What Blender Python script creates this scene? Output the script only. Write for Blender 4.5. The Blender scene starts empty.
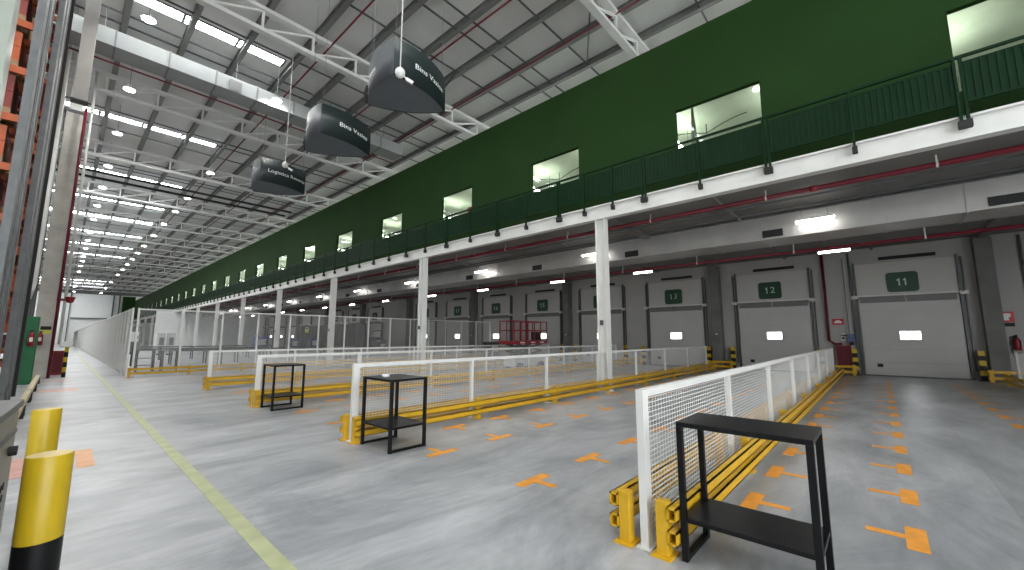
import bpy, math, random
from mathutils import Vector, Matrix
random.seed(7)
S = bpy.context.scene
COL = S.collection
PI = math.pi

# ------------------------------------------------------------------ camera, world, exposure
TH = math.radians(42.1)
cam_d = bpy.data.cameras.new('camera'); cam = bpy.data.objects.new('camera', cam_d); COL.objects.link(cam)
cam.location = (0, 0, 1.6)
cam.rotation_euler = (math.radians(90) + math.atan2(52, 404), 0, TH - PI/2)
cam_d.sensor_width = 36.0; cam_d.lens = 404/1024*36.0
cam_d.clip_start = 0.05; cam_d.clip_end = 400
S.camera = cam
W = bpy.data.worlds.new('world'); S.world = W; W.use_nodes = True
W.node_tree.nodes['Background'].inputs[0].default_value = (0.93, 0.97, 1.0, 1)
W.node_tree.nodes['Background'].inputs[1].default_value = 3.6
vs = S.view_settings
vs.view_transform = 'Standard'; vs.look = 'None'; vs.exposure = 0.4; vs.gamma = 1.0
vs.use_curve_mapping = False
S.cycles.max_bounces = 8; S.cycles.diffuse_bounces = 4; S.cycles.glossy_bounces = 3
S.cycles.transparent_max_bounces = 24; S.cycles.sample_clamp_indirect = 6.0
E_SKY, E_BAY, E_TUBE, E_ROOM, E_VIS = 25.0, 200.0, 19.0, 20.0, 5.0   # strengths of lamps and rooflights, the added ones included

# ------------------------------------------------------------------ materials
def mat(name, c, rough=0.6, metal=0.0, var=0.0, scale=3.0, bump=0.0, bscale=40.0, spec=0.5, stretch=None):
    m = bpy.data.materials.new(name); m.use_nodes = True
    nt = m.node_tree; n = nt.nodes; L = nt.links
    b = n['Principled BSDF']
    b.inputs['Base Color'].default_value = (*c, 1); b.inputs['Roughness'].default_value = rough
    b.inputs['Metallic'].default_value = metal; b.inputs['Specular IOR Level'].default_value = spec
    if var or bump:
        tc = n.new('ShaderNodeTexCoord'); src = tc.outputs['Object']
        if stretch:
            mp = n.new('ShaderNodeMapping'); mp.inputs['Scale'].default_value = stretch
            L.new(src, mp.inputs['Vector']); src = mp.outputs[0]
    if var:
        t = n.new('ShaderNodeTexNoise'); t.inputs['Scale'].default_value = scale; t.inputs['Detail'].default_value = 5
        L.new(src, t.inputs['Vector'])
        r = n.new('ShaderNodeValToRGB')
        r.color_ramp.elements[0].position = 0.3; r.color_ramp.elements[1].position = 0.7
        r.color_ramp.elements[0].color = (*[max(0, x*(1-var)) for x in c], 1)
        r.color_ramp.elements[1].color = (*[min(1, x*(1+var)) for x in c], 1)
        L.new(t.outputs[0], r.inputs[0]); L.new(r.outputs[0], b.inputs['Base Color'])
    if bump:
        t2 = n.new('ShaderNodeTexNoise'); t2.inputs['Scale'].default_value = bscale
        L.new(src, t2.inputs['Vector'])
        bp = n.new('ShaderNodeBump'); bp.inputs['Strength'].default_value = bump; bp.inputs['Distance'].default_value = 0.02
        L.new(t2.outputs[0], bp.inputs['Height']); L.new(bp.outputs[0], b.inputs['Normal'])
    return m
def emit(name, c, s):
    m = bpy.data.materials.new(name); m.use_nodes = True
    b = m.node_tree.nodes['Principled BSDF']
    b.inputs['Base Color'].default_value = (*c, 1)
    b.inputs['Emission Color'].default_value = (*c, 1); b.inputs['Emission Strength'].default_value = s
    return m
def floor_mat():
    m = bpy.data.materials.new('polished_concrete'); m.use_nodes = True
    nt = m.node_tree; n = nt.nodes; L = nt.links; b = n['Principled BSDF']
    tc = n.new('ShaderNodeTexCoord')
    mp = n.new('ShaderNodeMapping'); mp.inputs['Rotation'].default_value = (0, 0, 0.75); mp.inputs['Scale'].default_value = (0.35, 1.1, 1)
    L.new(tc.outputs['Object'], mp.inputs['Vector'])
    a = n.new('ShaderNodeTexNoise'); a.inputs['Scale'].default_value = 1.1; a.inputs['Detail'].default_value = 8; a.inputs['Roughness'].default_value = 0.62; a.inputs['Distortion'].default_value = 0.6
    L.new(mp.outputs[0], a.inputs['Vector'])
    r = n.new('ShaderNodeValToRGB')
    r.color_ramp.elements[0].position = 0.32; r.color_ramp.elements[1].position = 0.68
    r.color_ramp.elements[0].color = (0.30, 0.312, 0.325, 1); r.color_ramp.elements[1].color = (0.52, 0.532, 0.545, 1)
    L.new(a.outputs[0], r.inputs[0])
    # fine scuffs
    c2 = n.new('ShaderNodeTexNoise'); c2.inputs['Scale'].default_value = 9; c2.inputs['Detail'].default_value = 6
    L.new(mp.outputs[0], c2.inputs['Vector'])
    big = n.new('ShaderNodeTexNoise'); big.inputs['Scale'].default_value = 0.55; big.inputs['Detail'].default_value = 7; big.inputs['Roughness'].default_value = 0.7; big.inputs['Distortion'].default_value = 1.2
    mpb = n.new('ShaderNodeMapping'); mpb.inputs['Rotation'].default_value = (0, 0, 0.35); mpb.inputs['Scale'].default_value = (0.8, 1.3, 1)
    L.new(tc.outputs['Object'], mpb.inputs['Vector']); L.new(mpb.outputs[0], big.inputs['Vector'])
    rb = n.new('ShaderNodeValToRGB'); rb.color_ramp.elements[0].position = 0.36; rb.color_ramp.elements[1].position = 0.56
    rb.color_ramp.elements[0].color = (0.66, 0.67, 0.68, 1); rb.color_ramp.elements[1].color = (1, 1, 1, 1)
    L.new(big.outputs[0], rb.inputs[0])
    wear = n.new('ShaderNodeMixRGB'); wear.blend_type = 'MULTIPLY'; wear.inputs[0].default_value = 1.0
    L.new(r.outputs[0], wear.inputs[1]); L.new(rb.outputs[0], wear.inputs[2])
    mx = n.new('ShaderNodeMixRGB'); mx.blend_type = 'OVERLAY'; mx.inputs[0].default_value = 0.25
    L.new(wear.outputs[0], mx.inputs[1]); L.new(c2.outputs[0], mx.inputs[2])
    # saw-cut joints every few metres
    sp = n.new('ShaderNodeSeparateXYZ'); L.new(tc.outputs['Object'], sp.inputs[0])
    def joint(sock, off):
        ad = n.new('ShaderNodeMath'); ad.operation = 'ADD'; ad.inputs[1].default_value = off; L.new(sock, ad.inputs[0])
        md = n.new('ShaderNodeMath'); md.operation = 'PINGPONG'; md.inputs[1].default_value = 2.34; L.new(ad.outputs[0], md.inputs[0])
        lt = n.new('ShaderNodeMath'); lt.operation = 'LESS_THAN'; lt.inputs[1].default_value = 0.006; L.new(md.outputs[0], lt.inputs[0])
        return lt.outputs[0]
    j = n.new('ShaderNodeMath'); j.operation = 'MAXIMUM'
    L.new(joint(sp.outputs[0], 0.9), j.inputs[0]); L.new(joint(sp.outputs[1], 0.8), j.inputs[1])
    jm = n.new('ShaderNodeMath'); jm.operation = 'MULTIPLY'; jm.inputs[1].default_value = 0.22; L.new(j.outputs[0], jm.inputs[0])
    m2 = n.new('ShaderNodeMixRGB'); L.new(jm.outputs[0], m2.inputs[0]); L.new(mx.outputs[0], m2.inputs[1]); m2.inputs[2].default_value = (0.08, 0.08, 0.085, 1)
    L.new(m2.outputs[0], b.inputs['Base Color'])
    rr = n.new('ShaderNodeMapRange'); rr.inputs[3].default_value = 0.22; rr.inputs[4].default_value = 0.5
    L.new(c2.outputs[0], rr.inputs[0]); L.new(rr.outputs[0], b.inputs['Roughness'])
    return m
def glass_mat():
    m = bpy.data.materials.new('window_glass'); m.use_nodes = True
    nt = m.node_tree; n = nt.nodes; L = nt.links
    n.remove(n['Principled BSDF'])
    t = n.new('ShaderNodeBsdfTransparent'); t.inputs[0].default_value = (0.93, 0.98, 0.91, 1)
    g = n.new('ShaderNodeBsdfGlossy'); g.inputs['Roughness'].default_value = 0.03
    f = n.new('ShaderNodeFresnel'); f.inputs[0].default_value = 1.45
    x = n.new('ShaderNodeMixShader'); ge = n.new('ShaderNodeNewGeometry'); iv = n.new('ShaderNodeMath'); iv.operation = 'SUBTRACT'; iv.inputs[0].default_value = 1.0; L.new(ge.outputs['Backfacing'], iv.inputs[1])
    ml = n.new('ShaderNodeMath'); ml.operation = 'MULTIPLY'; L.new(f.outputs[0], ml.inputs[0]); L.new(iv.outputs[0], ml.inputs[1]); L.new(ml.outputs[0], x.inputs[0]); L.new(t.outputs[0], x.inputs[1]); L.new(g.outputs[0], x.inputs[2])
    L.new(x.outputs[0], n['Material Output'].inputs[0])
    return m
M = dict(
    floor=floor_mat(), glass=glass_mat(),
    white=mat('white_paint', (0.74, 0.74, 0.71), 0.45, var=0.05, scale=2),
    offwhite=mat('white_steel_paint', (0.66, 0.66, 0.63), 0.5, var=0.08, scale=1.5),
    wire=mat('white_wire', (0.72, 0.72, 0.70), 0.5, var=0.03),
    yellow=mat('safety_yellow', (0.70, 0.41, 0.018), 0.4, var=0.10, scale=4),
    bollard_y=mat('bollard_yellow', (0.56, 0.385, 0.012), 0.36, var=0.06, scale=5),
    black=mat('black_paint', (0.006, 0.006, 0.007), 0.42, var=0.2, scale=6, spec=0.25),
    shelfblack=mat('black_sheet_metal', (0.008, 0.008, 0.009), 0.33, var=0.25, scale=7, bump=0.03, bscale=6, spec=0.22),
    blackmatt=mat('black_matt', (0.015, 0.015, 0.015), 0.7, var=0.1),
    orange=mat('orange_floor_paint', (0.86, 0.36, 0.05), 0.5, var=0.12, scale=9),
    paleorange=mat('faded_orange_paint', (0.80, 0.42, 0.20), 0.5, var=0.10, scale=6),
    fadedred=mat('faded_red_paint', (0.62, 0.33, 0.27), 0.5, var=0.15, scale=6),
    aisle=mat('aisle_line_paint', (0.44, 0.47, 0.26), 0.5, var=0.12, scale=5),
    green=mat('green_wall_paint', (0.020, 0.052, 0.014), 0.7, var=0.10, scale=0.4, spec=0.08),
    greenrail=mat('green_rail_paint', (0.005, 0.026, 0.009), 0.55, var=0.1, spec=0.15),
    greenbox=mat('green_plastic', (0.01, 0.14, 0.05), 0.5, var=0.1),
    sign=mat('sign_green', (0.012, 0.058, 0.030), 0.45, var=0.1),
    letter=mat('white_lettering', (0.85, 0.87, 0.86), 0.5, var=0.02),
    numeral=mat('pale_green_lettering', (0.45, 0.62, 0.52), 0.5, var=0.02),
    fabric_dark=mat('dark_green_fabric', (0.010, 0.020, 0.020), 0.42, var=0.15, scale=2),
    fabric_lit=mat('sign_fabric_lit', (0.085, 0.095, 0.105), 0.5, var=0.08, scale=2),  # sign fabric made paler: rooflight sheen on the side face is in the colour
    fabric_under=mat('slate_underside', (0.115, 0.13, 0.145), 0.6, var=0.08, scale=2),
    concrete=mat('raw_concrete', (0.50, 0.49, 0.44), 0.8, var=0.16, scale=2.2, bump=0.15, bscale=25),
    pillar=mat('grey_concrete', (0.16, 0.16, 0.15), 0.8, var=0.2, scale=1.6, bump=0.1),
    dockwall=mat('dock_wall_panel', (0.40, 0.39, 0.375), 0.7, var=0.08, scale=0.8),
    door=mat('dock_door_panel', (0.50, 0.49, 0.47), 0.5, var=0.04, scale=1.0),
    boxpost=mat('grey_box_paint', (0.36, 0.35, 0.33), 0.6, var=0.06),
    ledge=mat('grey_ledge', (0.17, 0.17, 0.165), 0.55, var=0.08),
    slab=mat('mezzanine_soffit', (0.20, 0.195, 0.185), 0.75, var=0.12, scale=0.7),
    roof=mat('roof_sheet', (0.76, 0.755, 0.73), 0.45, var=0.06, scale=0.5),
    purlin=mat('galvanised_purlin', (0.20, 0.20, 0.19), 0.5, metal=0.2, var=0.15, scale=1.0),
    truss=mat('truss_paint', (0.74, 0.74, 0.71), 0.5, var=0.08, scale=1.5),
    duct=mat('galvanised_duct', (0.33, 0.345, 0.335), 0.5, metal=0.2, var=0.08, scale=1.3),
    duct2=mat('dull_duct', (0.47, 0.46, 0.44), 0.45, metal=0.35, var=0.08, scale=1.3),
    steel=mat('galvanised_steel', (0.15, 0.158, 0.16), 0.5, metal=0.2, var=0.2, scale=4),
    darksteel=mat('dark_steel', (0.10, 0.105, 0.11), 0.45, metal=0.3, var=0.2, scale=4),
    stainless=mat('brushed_stainless', (0.27, 0.25, 0.19), 0.38, metal=0.5, var=0.15, scale=4, stretch=(1, 1, 14)),
    cabtop=mat('dark_grey_top', (0.13, 0.135, 0.135), 0.45, var=0.1),
    palegreen=mat('pale_painted_steel', (0.36, 0.40, 0.34), 0.4, var=0.12, scale=2),
    red=mat('red_paint', (0.24, 0.010, 0.020), 0.4, var=0.12, scale=3),
    pipe=mat('red_pipe_paint', (0.13, 0.009, 0.018), 0.45, var=0.1, scale=2, spec=0.3),
    redsign=mat('red_sign', (0.55, 0.03, 0.03), 0.5, var=0.05),
    rackorange=mat('rack_orange', (0.42, 0.085, 0.022), 0.45, var=0.12, scale=3),
    carton=mat('red_brown_carton', (0.20, 0.04, 0.03), 0.7, var=0.3, scale=3),
    cartondark=mat('dark_maroon_carton', (0.10, 0.03, 0.035), 0.7, var=0.3, scale=3),
    wood=mat('pallet_wood', (0.34, 0.22, 0.12), 0.75, var=0.3, scale=6, stretch=(1, 8, 8)),
    beige=mat('beige_guard', (0.62, 0.52, 0.33), 0.5, var=0.1),
    blue=mat('blue_plastic', (0.10, 0.13, 0.28), 0.5, var=0.15),
    machine=mat('pale_machine', (0.55, 0.56, 0.55), 0.5, var=0.1),
    partition=mat('dark_partition', (0.055, 0.055, 0.055), 0.6, var=0.2, scale=1),
    endwall=mat('end_wall_sheet', (0.90, 0.91, 0.90), 0.55, var=0.04),
    plaster=mat('room_plaster', (0.70, 0.74, 0.66), 0.7, var=0.04),
    yellowsign=mat('yellow_sign', (0.65, 0.65, 0.10), 0.5, var=0.1),
    sky=emit('rooflight_daylight', (0.95, 0.98, 1.0), E_SKY),
    bay=emit('high_bay_lens', (1.0, 0.97, 0.92), E_BAY),
    tube=emit('led_tube', (1.0, 0.98, 0.95), E_TUBE),
    room=emit('room_panel_light', (0.95, 1.0, 0.90), E_ROOM),
    vision=emit('daylit_vision_panel', (0.97, 0.99, 1.0), E_VIS),
)

# ------------------------------------------------------------------ mesh helpers
class MB:
    def __init__(s): s.v = []; s.f = []; s.m = []
    def add(s, v, f, mi=0):
        o = len(s.v); s.v += [tuple(p) for p in v]; s.f += [tuple(i+o for i in q) for q in f]; s.m += [mi]*len(f); return s
    def box(s, x0, x1, y0, y1, z0, z1, mi=0):
        v = [(x0,y0,z0),(x1,y0,z0),(x1,y1,z0),(x0,y1,z0),(x0,y0,z1),(x1,y0,z1),(x1,y1,z1),(x0,y1,z1)]
        return s.add(v, [(0,3,2,1),(4,5,6,7),(0,1,5,4),(1,2,6,5),(2,3,7,6),(3,0,4,7)], mi)
    def bar(s, p, q, w, h=None, mi=0, up=(0,0,1)):
        h = h or w; p = Vector(p); q = Vector(q); d = (q-p).normalized(); u = Vector(up)
        if abs(d.dot(u)) > 0.95: u = Vector((0,1,0))
        a = d.cross(u).normalized()*w/2; b = a.cross(d).normalized()*h/2
        v = [p-a-b, p+a-b, p+a+b, p-a+b, q-a-b, q+a-b, q+a+b, q-a+b]
        return s.add(v, [(0,1,2,3),(7,6,5,4),(0,4,5,1),(1,5,6,2),(2,6,7,3),(3,7,4,0)], mi)
    def tube(s, pts, r, n=10, mi=0):
        pts = [Vector(p) for p in pts]; rings = []; v = []; f = []
        for i, p in enumerate(pts):
            d = (pts[min(i+1, len(pts)-1)] - pts[max(i-1, 0)]).normalized()
            u = Vector((0,0,1)) if abs(d.z) < 0.9 else Vector((1,0,0))
            a = d.cross(u).normalized(); b = a.cross(d).normalized()
            v += [p + a*r*math.cos(2*PI*k/n) + b*r*math.sin(2*PI*k/n) for k in range(n)]
        for i in range(len(pts)-1):
            for k in range(n):
                f.append((i*n+k, i*n+(k+1)%n, (i+1)*n+(k+1)%n, (i+1)*n+k))
        f.append(tuple(range(n))[::-1]); f.append(tuple((len(pts)-1)*n+k for k in range(n)))
        return s.add(v, f, mi)
    def lathe(s, prof, n=24, c=(0,0,0), mi=0):
        v = []; f = []
        for r, z in prof:
            v += [(c[0]+r*math.cos(2*PI*k/n), c[1]+r*math.sin(2*PI*k/n), c[2]+z) for k in range(n)]
        for i in range(len(prof)-1):
            for k in range(n): f.append((i*n+k, i*n+(k+1)%n, (i+1)*n+(k+1)%n, (i+1)*n+k))
        f.append(tuple(range(n))[::-1]); f.append(tuple((len(prof)-1)*n+k for k in range(n)))
        return s.add(v, f, mi)
    def prism(s, poly, z0, z1, mi=0):
        n = len(poly); v = [(x,y,z0) for x,y in poly] + [(x,y,z1) for x,y in poly]
        f = [tuple(range(n))[::-1], tuple(range(n, 2*n))] + [(k,(k+1)%n,n+(k+1)%n,n+k) for k in range(n)]
        return s.add(v, f, mi)
    def mesh(s, name, mats, smooth=False):
        me = bpy.data.meshes.new(name); me.from_pydata(s.v, [], s.f)
        for m in (mats if isinstance(mats, (list, tuple)) else [mats]): me.materials.append(m)
        for p, mi in zip(me.polygons, s.m): p.material_index = mi; p.use_smooth = smooth
        me.update(); return me
    def build(s, name, mats, parent=None, smooth=False, bevel=0.0, loc=None):
        return link(name, s.mesh(name, mats, smooth), parent, bevel, loc)
def link(name, me, parent=None, bevel=0.0, loc=None):
    o = bpy.data.objects.new(name, me); COL.objects.link(o)
    if parent: o.parent = parent
    if loc: o.location = loc
    if bevel:
        b = o.modifiers.new('bevel', 'BEVEL'); b.width = bevel; b.segments = 2; b.limit_method = 'ANGLE'
    return o
def tag(o, label=None, cat=None, group=None, kind=None):
    if label: o['label'] = label
    if cat: o['category'] = cat
    if group: o['group'] = group
    if kind: o['kind'] = kind
    return o
def thing(name, label, cat, loc=(0,0,0), rz=0.0, group=None, kind=None):
    o = bpy.data.objects.new(name, None); COL.objects.link(o); o.empty_display_size = 0.1
    o.location = loc; o.rotation_euler = (0, 0, rz)
    return tag(o, label, cat, group, kind)
KIDS = {}
def kids(o):
    return [c for c in COL.objects if c.parent == o]
def copy_tree(o, loc=None, label=None, parent=None, cache={}):
    c = o.copy(); COL.objects.link(c)
    if parent: c.parent = parent
    if loc is not None: c.location = loc
    if label: c['label'] = label
    if o.name not in cache: cache[o.name] = kids(o)
    for ch in cache[o.name]: copy_tree(ch, parent=c)
    return c
_U = 'zeroth first second third fourth fifth sixth seventh eighth ninth tenth eleventh twelfth thirteenth fourteenth fifteenth sixteenth seventeenth eighteenth nineteenth'.split()
_T = {2: 'twent', 3: 'thirt', 4: 'fort', 5: 'fift', 6: 'sixt'}
def nth(i):
    if i < 20: return _U[i]
    t, u = divmod(i, 10)
    return _T[t] + ('ieth' if u == 0 else 'y-' + _U[u])
def struct(name, mb, m, label=None, cat=None, smooth=False, parent=None):
    o = mb.build(name, m, parent, smooth)
    if not parent: tag(o, label, cat, None, 'structure')
    return o
def text_mesh(s, size, depth=0.004):
    cu = bpy.data.curves.new('lettering', 'FONT'); cu.body = s; cu.size = size; cu.extrude = depth; cu.align_x = 'CENTER'; cu.align_y = 'CENTER'; cu.resolution_u = 3
    o = bpy.data.objects.new('lettering', cu); COL.objects.link(o)
    dg = bpy.context.evaluated_depsgraph_get(); dg.update()
    me = bpy.data.meshes.new_from_object(o.evaluated_get(dg))
    bpy.data.objects.remove(o); bpy.data.curves.remove(cu)
    return me

# ------------------------------------------------------------------ the building
P = 9.35; Y0 = 6.2                       # structural grid along the building
XM, XG, XD = 11.05, 12.2, 23.1            # mezzanine edge, green wall, dock wall
YN, YF = -13.0, 146.0
ZR = 13.75
struct('floor', MB().box(-14, 25, YN, YF+1, -0.2, 0), M['floor'], 'grey polished concrete warehouse floor', 'floor')
struct('ceiling', MB().box(-14, 25, YN, YF+1, ZR, ZR+0.1), M['roof'], 'grey metal sheet roof over the hall', 'ceiling')
struct('wall_left', MB().box(-14.2, -14, YN, YF+1, 0, ZR), M['endwall'], 'pale wall behind the storage racks', 'wall')
b = MB().box(-14, 25, YF, YF+0.2, 0, 12.3)
for k in range(4): b.box(0.9, 8.0, YF-0.06, YF, 0.2+3.03*k, 3.13+3.03*k)
struct('wall_back', b, M['endwall'], 'pale metal wall at the far end of the aisle', 'wall')
struct('wall_gable', MB().box(-14, 25, YF, YF+0.2, 12.3, ZR), M['pillar'], 'dark strip of wall above the pale far end wall', 'wall')
b = MB()
for x in (0.75, 8.2, 9.3): b.box(x-0.14, x+0.14, YF-0.5, YF-0.06, 0, 12.6)
for z in (6.2, 12.4): b.box(0.67, 9.3, YF-0.35, YF-0.08, z-0.14, z+0.14)
struct('trim_1', b, M['steel'], 'grey steel posts and rails on the far end wall', 'wall framing')
struct('wall_far', MB().box(9.8, XG, YF-1.6, YF-1.2, 0, 12.0), M['green'], 'dark green wall closing the far end', 'wall')
struct('wall_light_block', MB().box(7.5, 25, YN-0.25, YN-0.02, 0, ZR), M['dockwall'], 'unseen grey wall added behind the camera to keep outside light off the docks', 'wall')  # unseen wall added to shade the docks and the near green wall
struct('wall_right', MB().box(XD, XD+0.25, YN, YF, 0, 5.5), M['dockwall'], 'grey panel wall of the loading docks', 'wall')
# green wall with window openings
wy = [(1.85 + 5.83*k, 4.18 + 5.83*k) for k in range(-2, 22)]
ZT, ZB0, ZS = 11.05, 6.7, 8.62
b = MB()
b.box(XG, XG+0.16, YN, YF, 5.68, ZB0); b.box(XG, XG+0.16, YN, YF, ZS, ZT)
prev = YN
for a, c in wy:
    b.box(XG, XG+0.16, prev, a, ZB0, ZS); prev = c
b.box(XG, XG+0.16, prev, YF, ZB0, ZS)
struct('wall_mezzanine', b, M['green'], 'long dark green wall above the mezzanine walkway', 'wall')
for i, (a, c) in enumerate(wy):
    w = thing('window_%d' % (i+1), None, None, (XG, (a+c)/2, ZB0), kind='structure')
    w['label'] = 'lit office window in the green wall, %s from the camera end' % nth(i+1); w['category'] = 'window'
    h = (c-a)/2; f = MB()
    f.box(-0.004, 0.16, -h, -h+0.02, 0, ZS-ZB0); f.box(-0.004, 0.16, h-0.02, h, 0, ZS-ZB0)
    f.box(-0.004, 0.16, -h, h, 0, 0.02); f.box(-0.004, 0.16, -h, h, ZS-ZB0-0.02, ZS-ZB0)
    f.build('window_frame', M['green'], w)
    MB().box(0.07, 0.08, -h+0.02, h-0.02, 0.02, ZS-ZB0-0.02).build('pane', M['glass'], w)
# rooms behind the green wall
struct('wall_office', MB().box(22.6, 22.8, YN, YF, 5.68, ZT), M['plaster'], 'pale back wall of the rooms behind the windows', 'wall')
struct('ceiling_office', MB().box(XG+0.16, 22.8, YN, YF, ZT-0.12, ZT), M['plaster'], 'pale ceiling of the rooms behind the windows', 'ceiling')
pl0 = None
k = 0
for y in [-6 + 3.9*i for i in range(38)]:
    lab = 'white ceiling light panel inside the mezzanine rooms, %s from the camera end' % nth(k+1)
    if pl0 is None:
        pl0 = thing('ceiling_light_panel', lab, 'ceiling light', (17.5, y, 9.7), group='light panels in the mezzanine rooms')
        MB().box(-0.9, 0.9, -0.16, -0.13, 0, 0.08).box(-0.9, 0.9, 0.13, 0.16, 0, 0.08).build('housing', M['white'], pl0)
        MB().box(-0.88, 0.88, -0.13, 0.13, 0.01, 0.07).build('diffuser', M['room'], pl0)
        for x in (-0.7, 0.7): MB().tube([(x, 0, 0.07), (x, 0, ZT-0.13-9.7)], 0.008, 6).build('wire', M['steel'], pl0)
    else: copy_tree(pl0, (17.5, y, 9.7), lab)
    k += 1
# curved cables and pipes seen through the near windows
def hang_cable(y, label):
    z = ZT-0.2
    b = MB()
    pts = [(18.2, y, ZT-0.13), (18.2, y, ZT-0.55)]
    b.tube(pts, 0.02, 6)
    for s in (-1, 1):
        b.tube([(18.2, y + s*1.6*t, ZT-0.55 + 0.36*math.sin(t*PI*0.5)) for t in [q/8 for q in range(9)]], 0.018, 6)
    o = b.build('ceiling_cable', M['blackmatt']); tag(o, label, 'cable')
hang_cable(4.9, 'thin black curved cable under the ceiling behind the second window')
hang_cable(12.8, 'thin black curved cable under the ceiling behind the third window')
b = MB().tube([(15.4, 4.6, ZT-0.25), (14.4, 4.3, 9.0), (13.2, 3.9, 5.72)], 0.09, 10)
tag(b.build('round_pipe', M['offwhite']), 'thick pale slanting pipe behind the second office window', 'pipe')
t = thing('red_board', 'red panel standing behind the fourth office window', 'panel', (13.2, 14.2, 5.68))
MB().box(0, 0.06, -0.75, 0.75, 1.5, 2.42).build('board', M['redsign'], t)
MB().box(0, 0.05, -0.7, -0.64, 0, 1.5).box(0, 0.05, 0.64, 0.7, 0, 1.5).build('stand', M['darksteel'], t)

# mezzanine slab, edge beam, cross beams
struct('floor_mezzanine', MB().box(XM+0.12, XD, YN, YF-2, 5.42, 5.68), M['slab'], 'concrete mezzanine slab above the loading docks', 'floor')
b = MB().box(XM-0.02, XM+0.06, YN, YF-2, 5.32, 5.68).box(XM-0.10, XM+0.14, YN, YF-2, 5.27, 5.32).box(XM-0.10, XM+0.14, YN, YF-2, 5.68, 5.72)
struct('edge_beam', b, M['white'], 'white steel edge beam of the mezzanine', 'beam')
for i in range(-2, 15):
    y = Y0 + P*i
    b = MB().box(XM+0.14, XD, y-0.10, y+0.10, 5.30, 5.42).box(XM+0.14, XD, y-0.14, y+0.14, 5.28, 5.30)
    struct('cross_beam', b, M['slab'], 'grey steel beam under the mezzanine, %s from the camera end' % nth(i+3), 'beam')
    for q, yy in enumerate((y+P/3, y+2*P/3)):
        b = MB().box(XM+0.14, XD, yy-0.05, yy+0.05, 5.33, 5.42)
        struct('soffit_rib', b, M['slab'], 'shallow grey rib under the mezzanine slab, %s from the camera end' % nth(2*(i+2)+q+1), 'beam')
# white H-section columns along the edge
for i in range(0, 14):
    y = Y0 + P*i
    c = thing('steel_column', 'white steel column under the mezzanine edge, %s from the camera' % nth(i+1), 'column', (XM, y, 0), kind='structure')
    b = MB().box(-0.14, 0.14, -0.15, -0.135, 0.02, 5.27).box(-0.14, 0.14, 0.135, 0.15, 0.02, 5.27).box(-0.008, 0.008, -0.135, 0.135, 0.02, 5.27)
    b.build('shaft', M['white'], c)
    MB().box(-0.2, 0.2, -0.2, 0.2, 0, 0.02).build('base_plate', M['white'], c)
    MB().box(-0.16, 0.16, -0.17, 0.17, 5.25, 5.27).build('cap_plate', M['white'], c)
    if i < 4:
        j = MB().box(-0.18, -0.142, -0.06, 0.04, 1.95, 2.1).build('junction_box', M['darksteel'], c); j['label'] = 'small dark junction box'

# walkway railing: sections between double posts
YB = [-7.76, -4.64, -1.52, 1.63, 4.71]
SEC = [(-7.76, -4.64, 2), (-4.64, -1.52, 2), (-1.52, 1.63, 2), (1.63, 4.71, 2), (4.71, 7.71, 3), (7.71, 10.62, 2)]
y = 10.62
while y < 132: SEC.append((y, y+3.1, 2)); y += 3.1
XR = XM - 0.14
for i, (a, c, n) in enumerate(SEC):
    r = thing('railing_section', 'dark green barred railing section on the mezzanine edge, %s from the camera end' % nth(i+1), 'railing', (XR, a, 5.68), group='railing sections on the mezzanine edge')
    L_ = c-a
    MB().box(-0.03, 0.03, 0.0, L_, 1.16, 1.21).build('top_rail', M['greenrail'], r)
    MB().box(-0.02, 0.02, 0.04, L_-0.04, 1.03, 1.07).build('upper_rail', M['greenrail'], r)
    MB().box(-0.02, 0.02, 0.04, L_-0.04, 0.26, 0.30).build('bottom_rail', M['greenrail'], r)
    b = MB(); m_ = int(L_/0.10)
    for q in range(1, m_): b.box(-0.022, -0.006, q*L_/m_-0.022, q*L_/m_+0.022, 0.30, 1.03)
    b.box(-0.006, 0.006, 0.06, L_-0.06, 0.30, 1.03)
    b.build('infill_panel', M['greenrail'], r)
    for q in range(n+1):
        yy = 0.045 if q == 0 else (L_-0.045 if q == n else L_*q/n)
        p = MB().box(-0.045, 0.02, yy-0.022, yy+0.022, -0.1, 1.16).build('post', M['greenrail'], r)
        p2 = MB().box(-0.06, 0.06, yy-0.045, yy+0.045, -0.22, -0.08).build('bracket', M['blackmatt'], p)
        p2['label'] = 'black bracket bolted to the white beam'

# ------------------------------------------------------------------ roof structure
for i in range(-2, 15):
    y = Y0 + P*i
    zb, zt = 12.46, 13.42
    t = thing('roof_truss', 'white lattice roof truss spanning the hall, %s from the camera end' % nth(i+3), 'truss', (0, y, 0), kind='structure')
    MB().box(-13.9, 22.9, -0.13, 0.13, zb, zb+0.14).build('bottom_chord', M['truss'], t)
    MB().box(-13.9, 22.9, -0.13, 0.13, zt-0.14, zt).build('top_chord', M['truss'], t)
    b = MB(); step = 1.75; x = -13.7; q = 0
    while x < 22.7:
        b.bar((x, 0, zb+0.14), (x, 0, zt-0.14), 0.08)
        if x+step < 22.8: b.bar((x+0.05, 0, zb+0.14), (x+step-0.05, 0, zt-0.14), 0.07)
        x += step
    b.build('web', M['truss'], t)
for k in range(-15, 7):
    x = 11.0 + 1.75*k
    if x > 22.9 or x < -13.9: continue
    b = MB().box(x-0.012, x+0.012, YN, YF, 13.45, 13.72).box(x-0.09, x+0.09, YN, YF, 13.43, 13.46).box(x-0.09, x+0.09, YN, YF, 13.70, 13.73)
    struct('roof_purlin', b, M['purlin'], 'long grey purlin under the roof sheets, %s from the racks' % nth(k+16), 'purlin')
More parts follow.
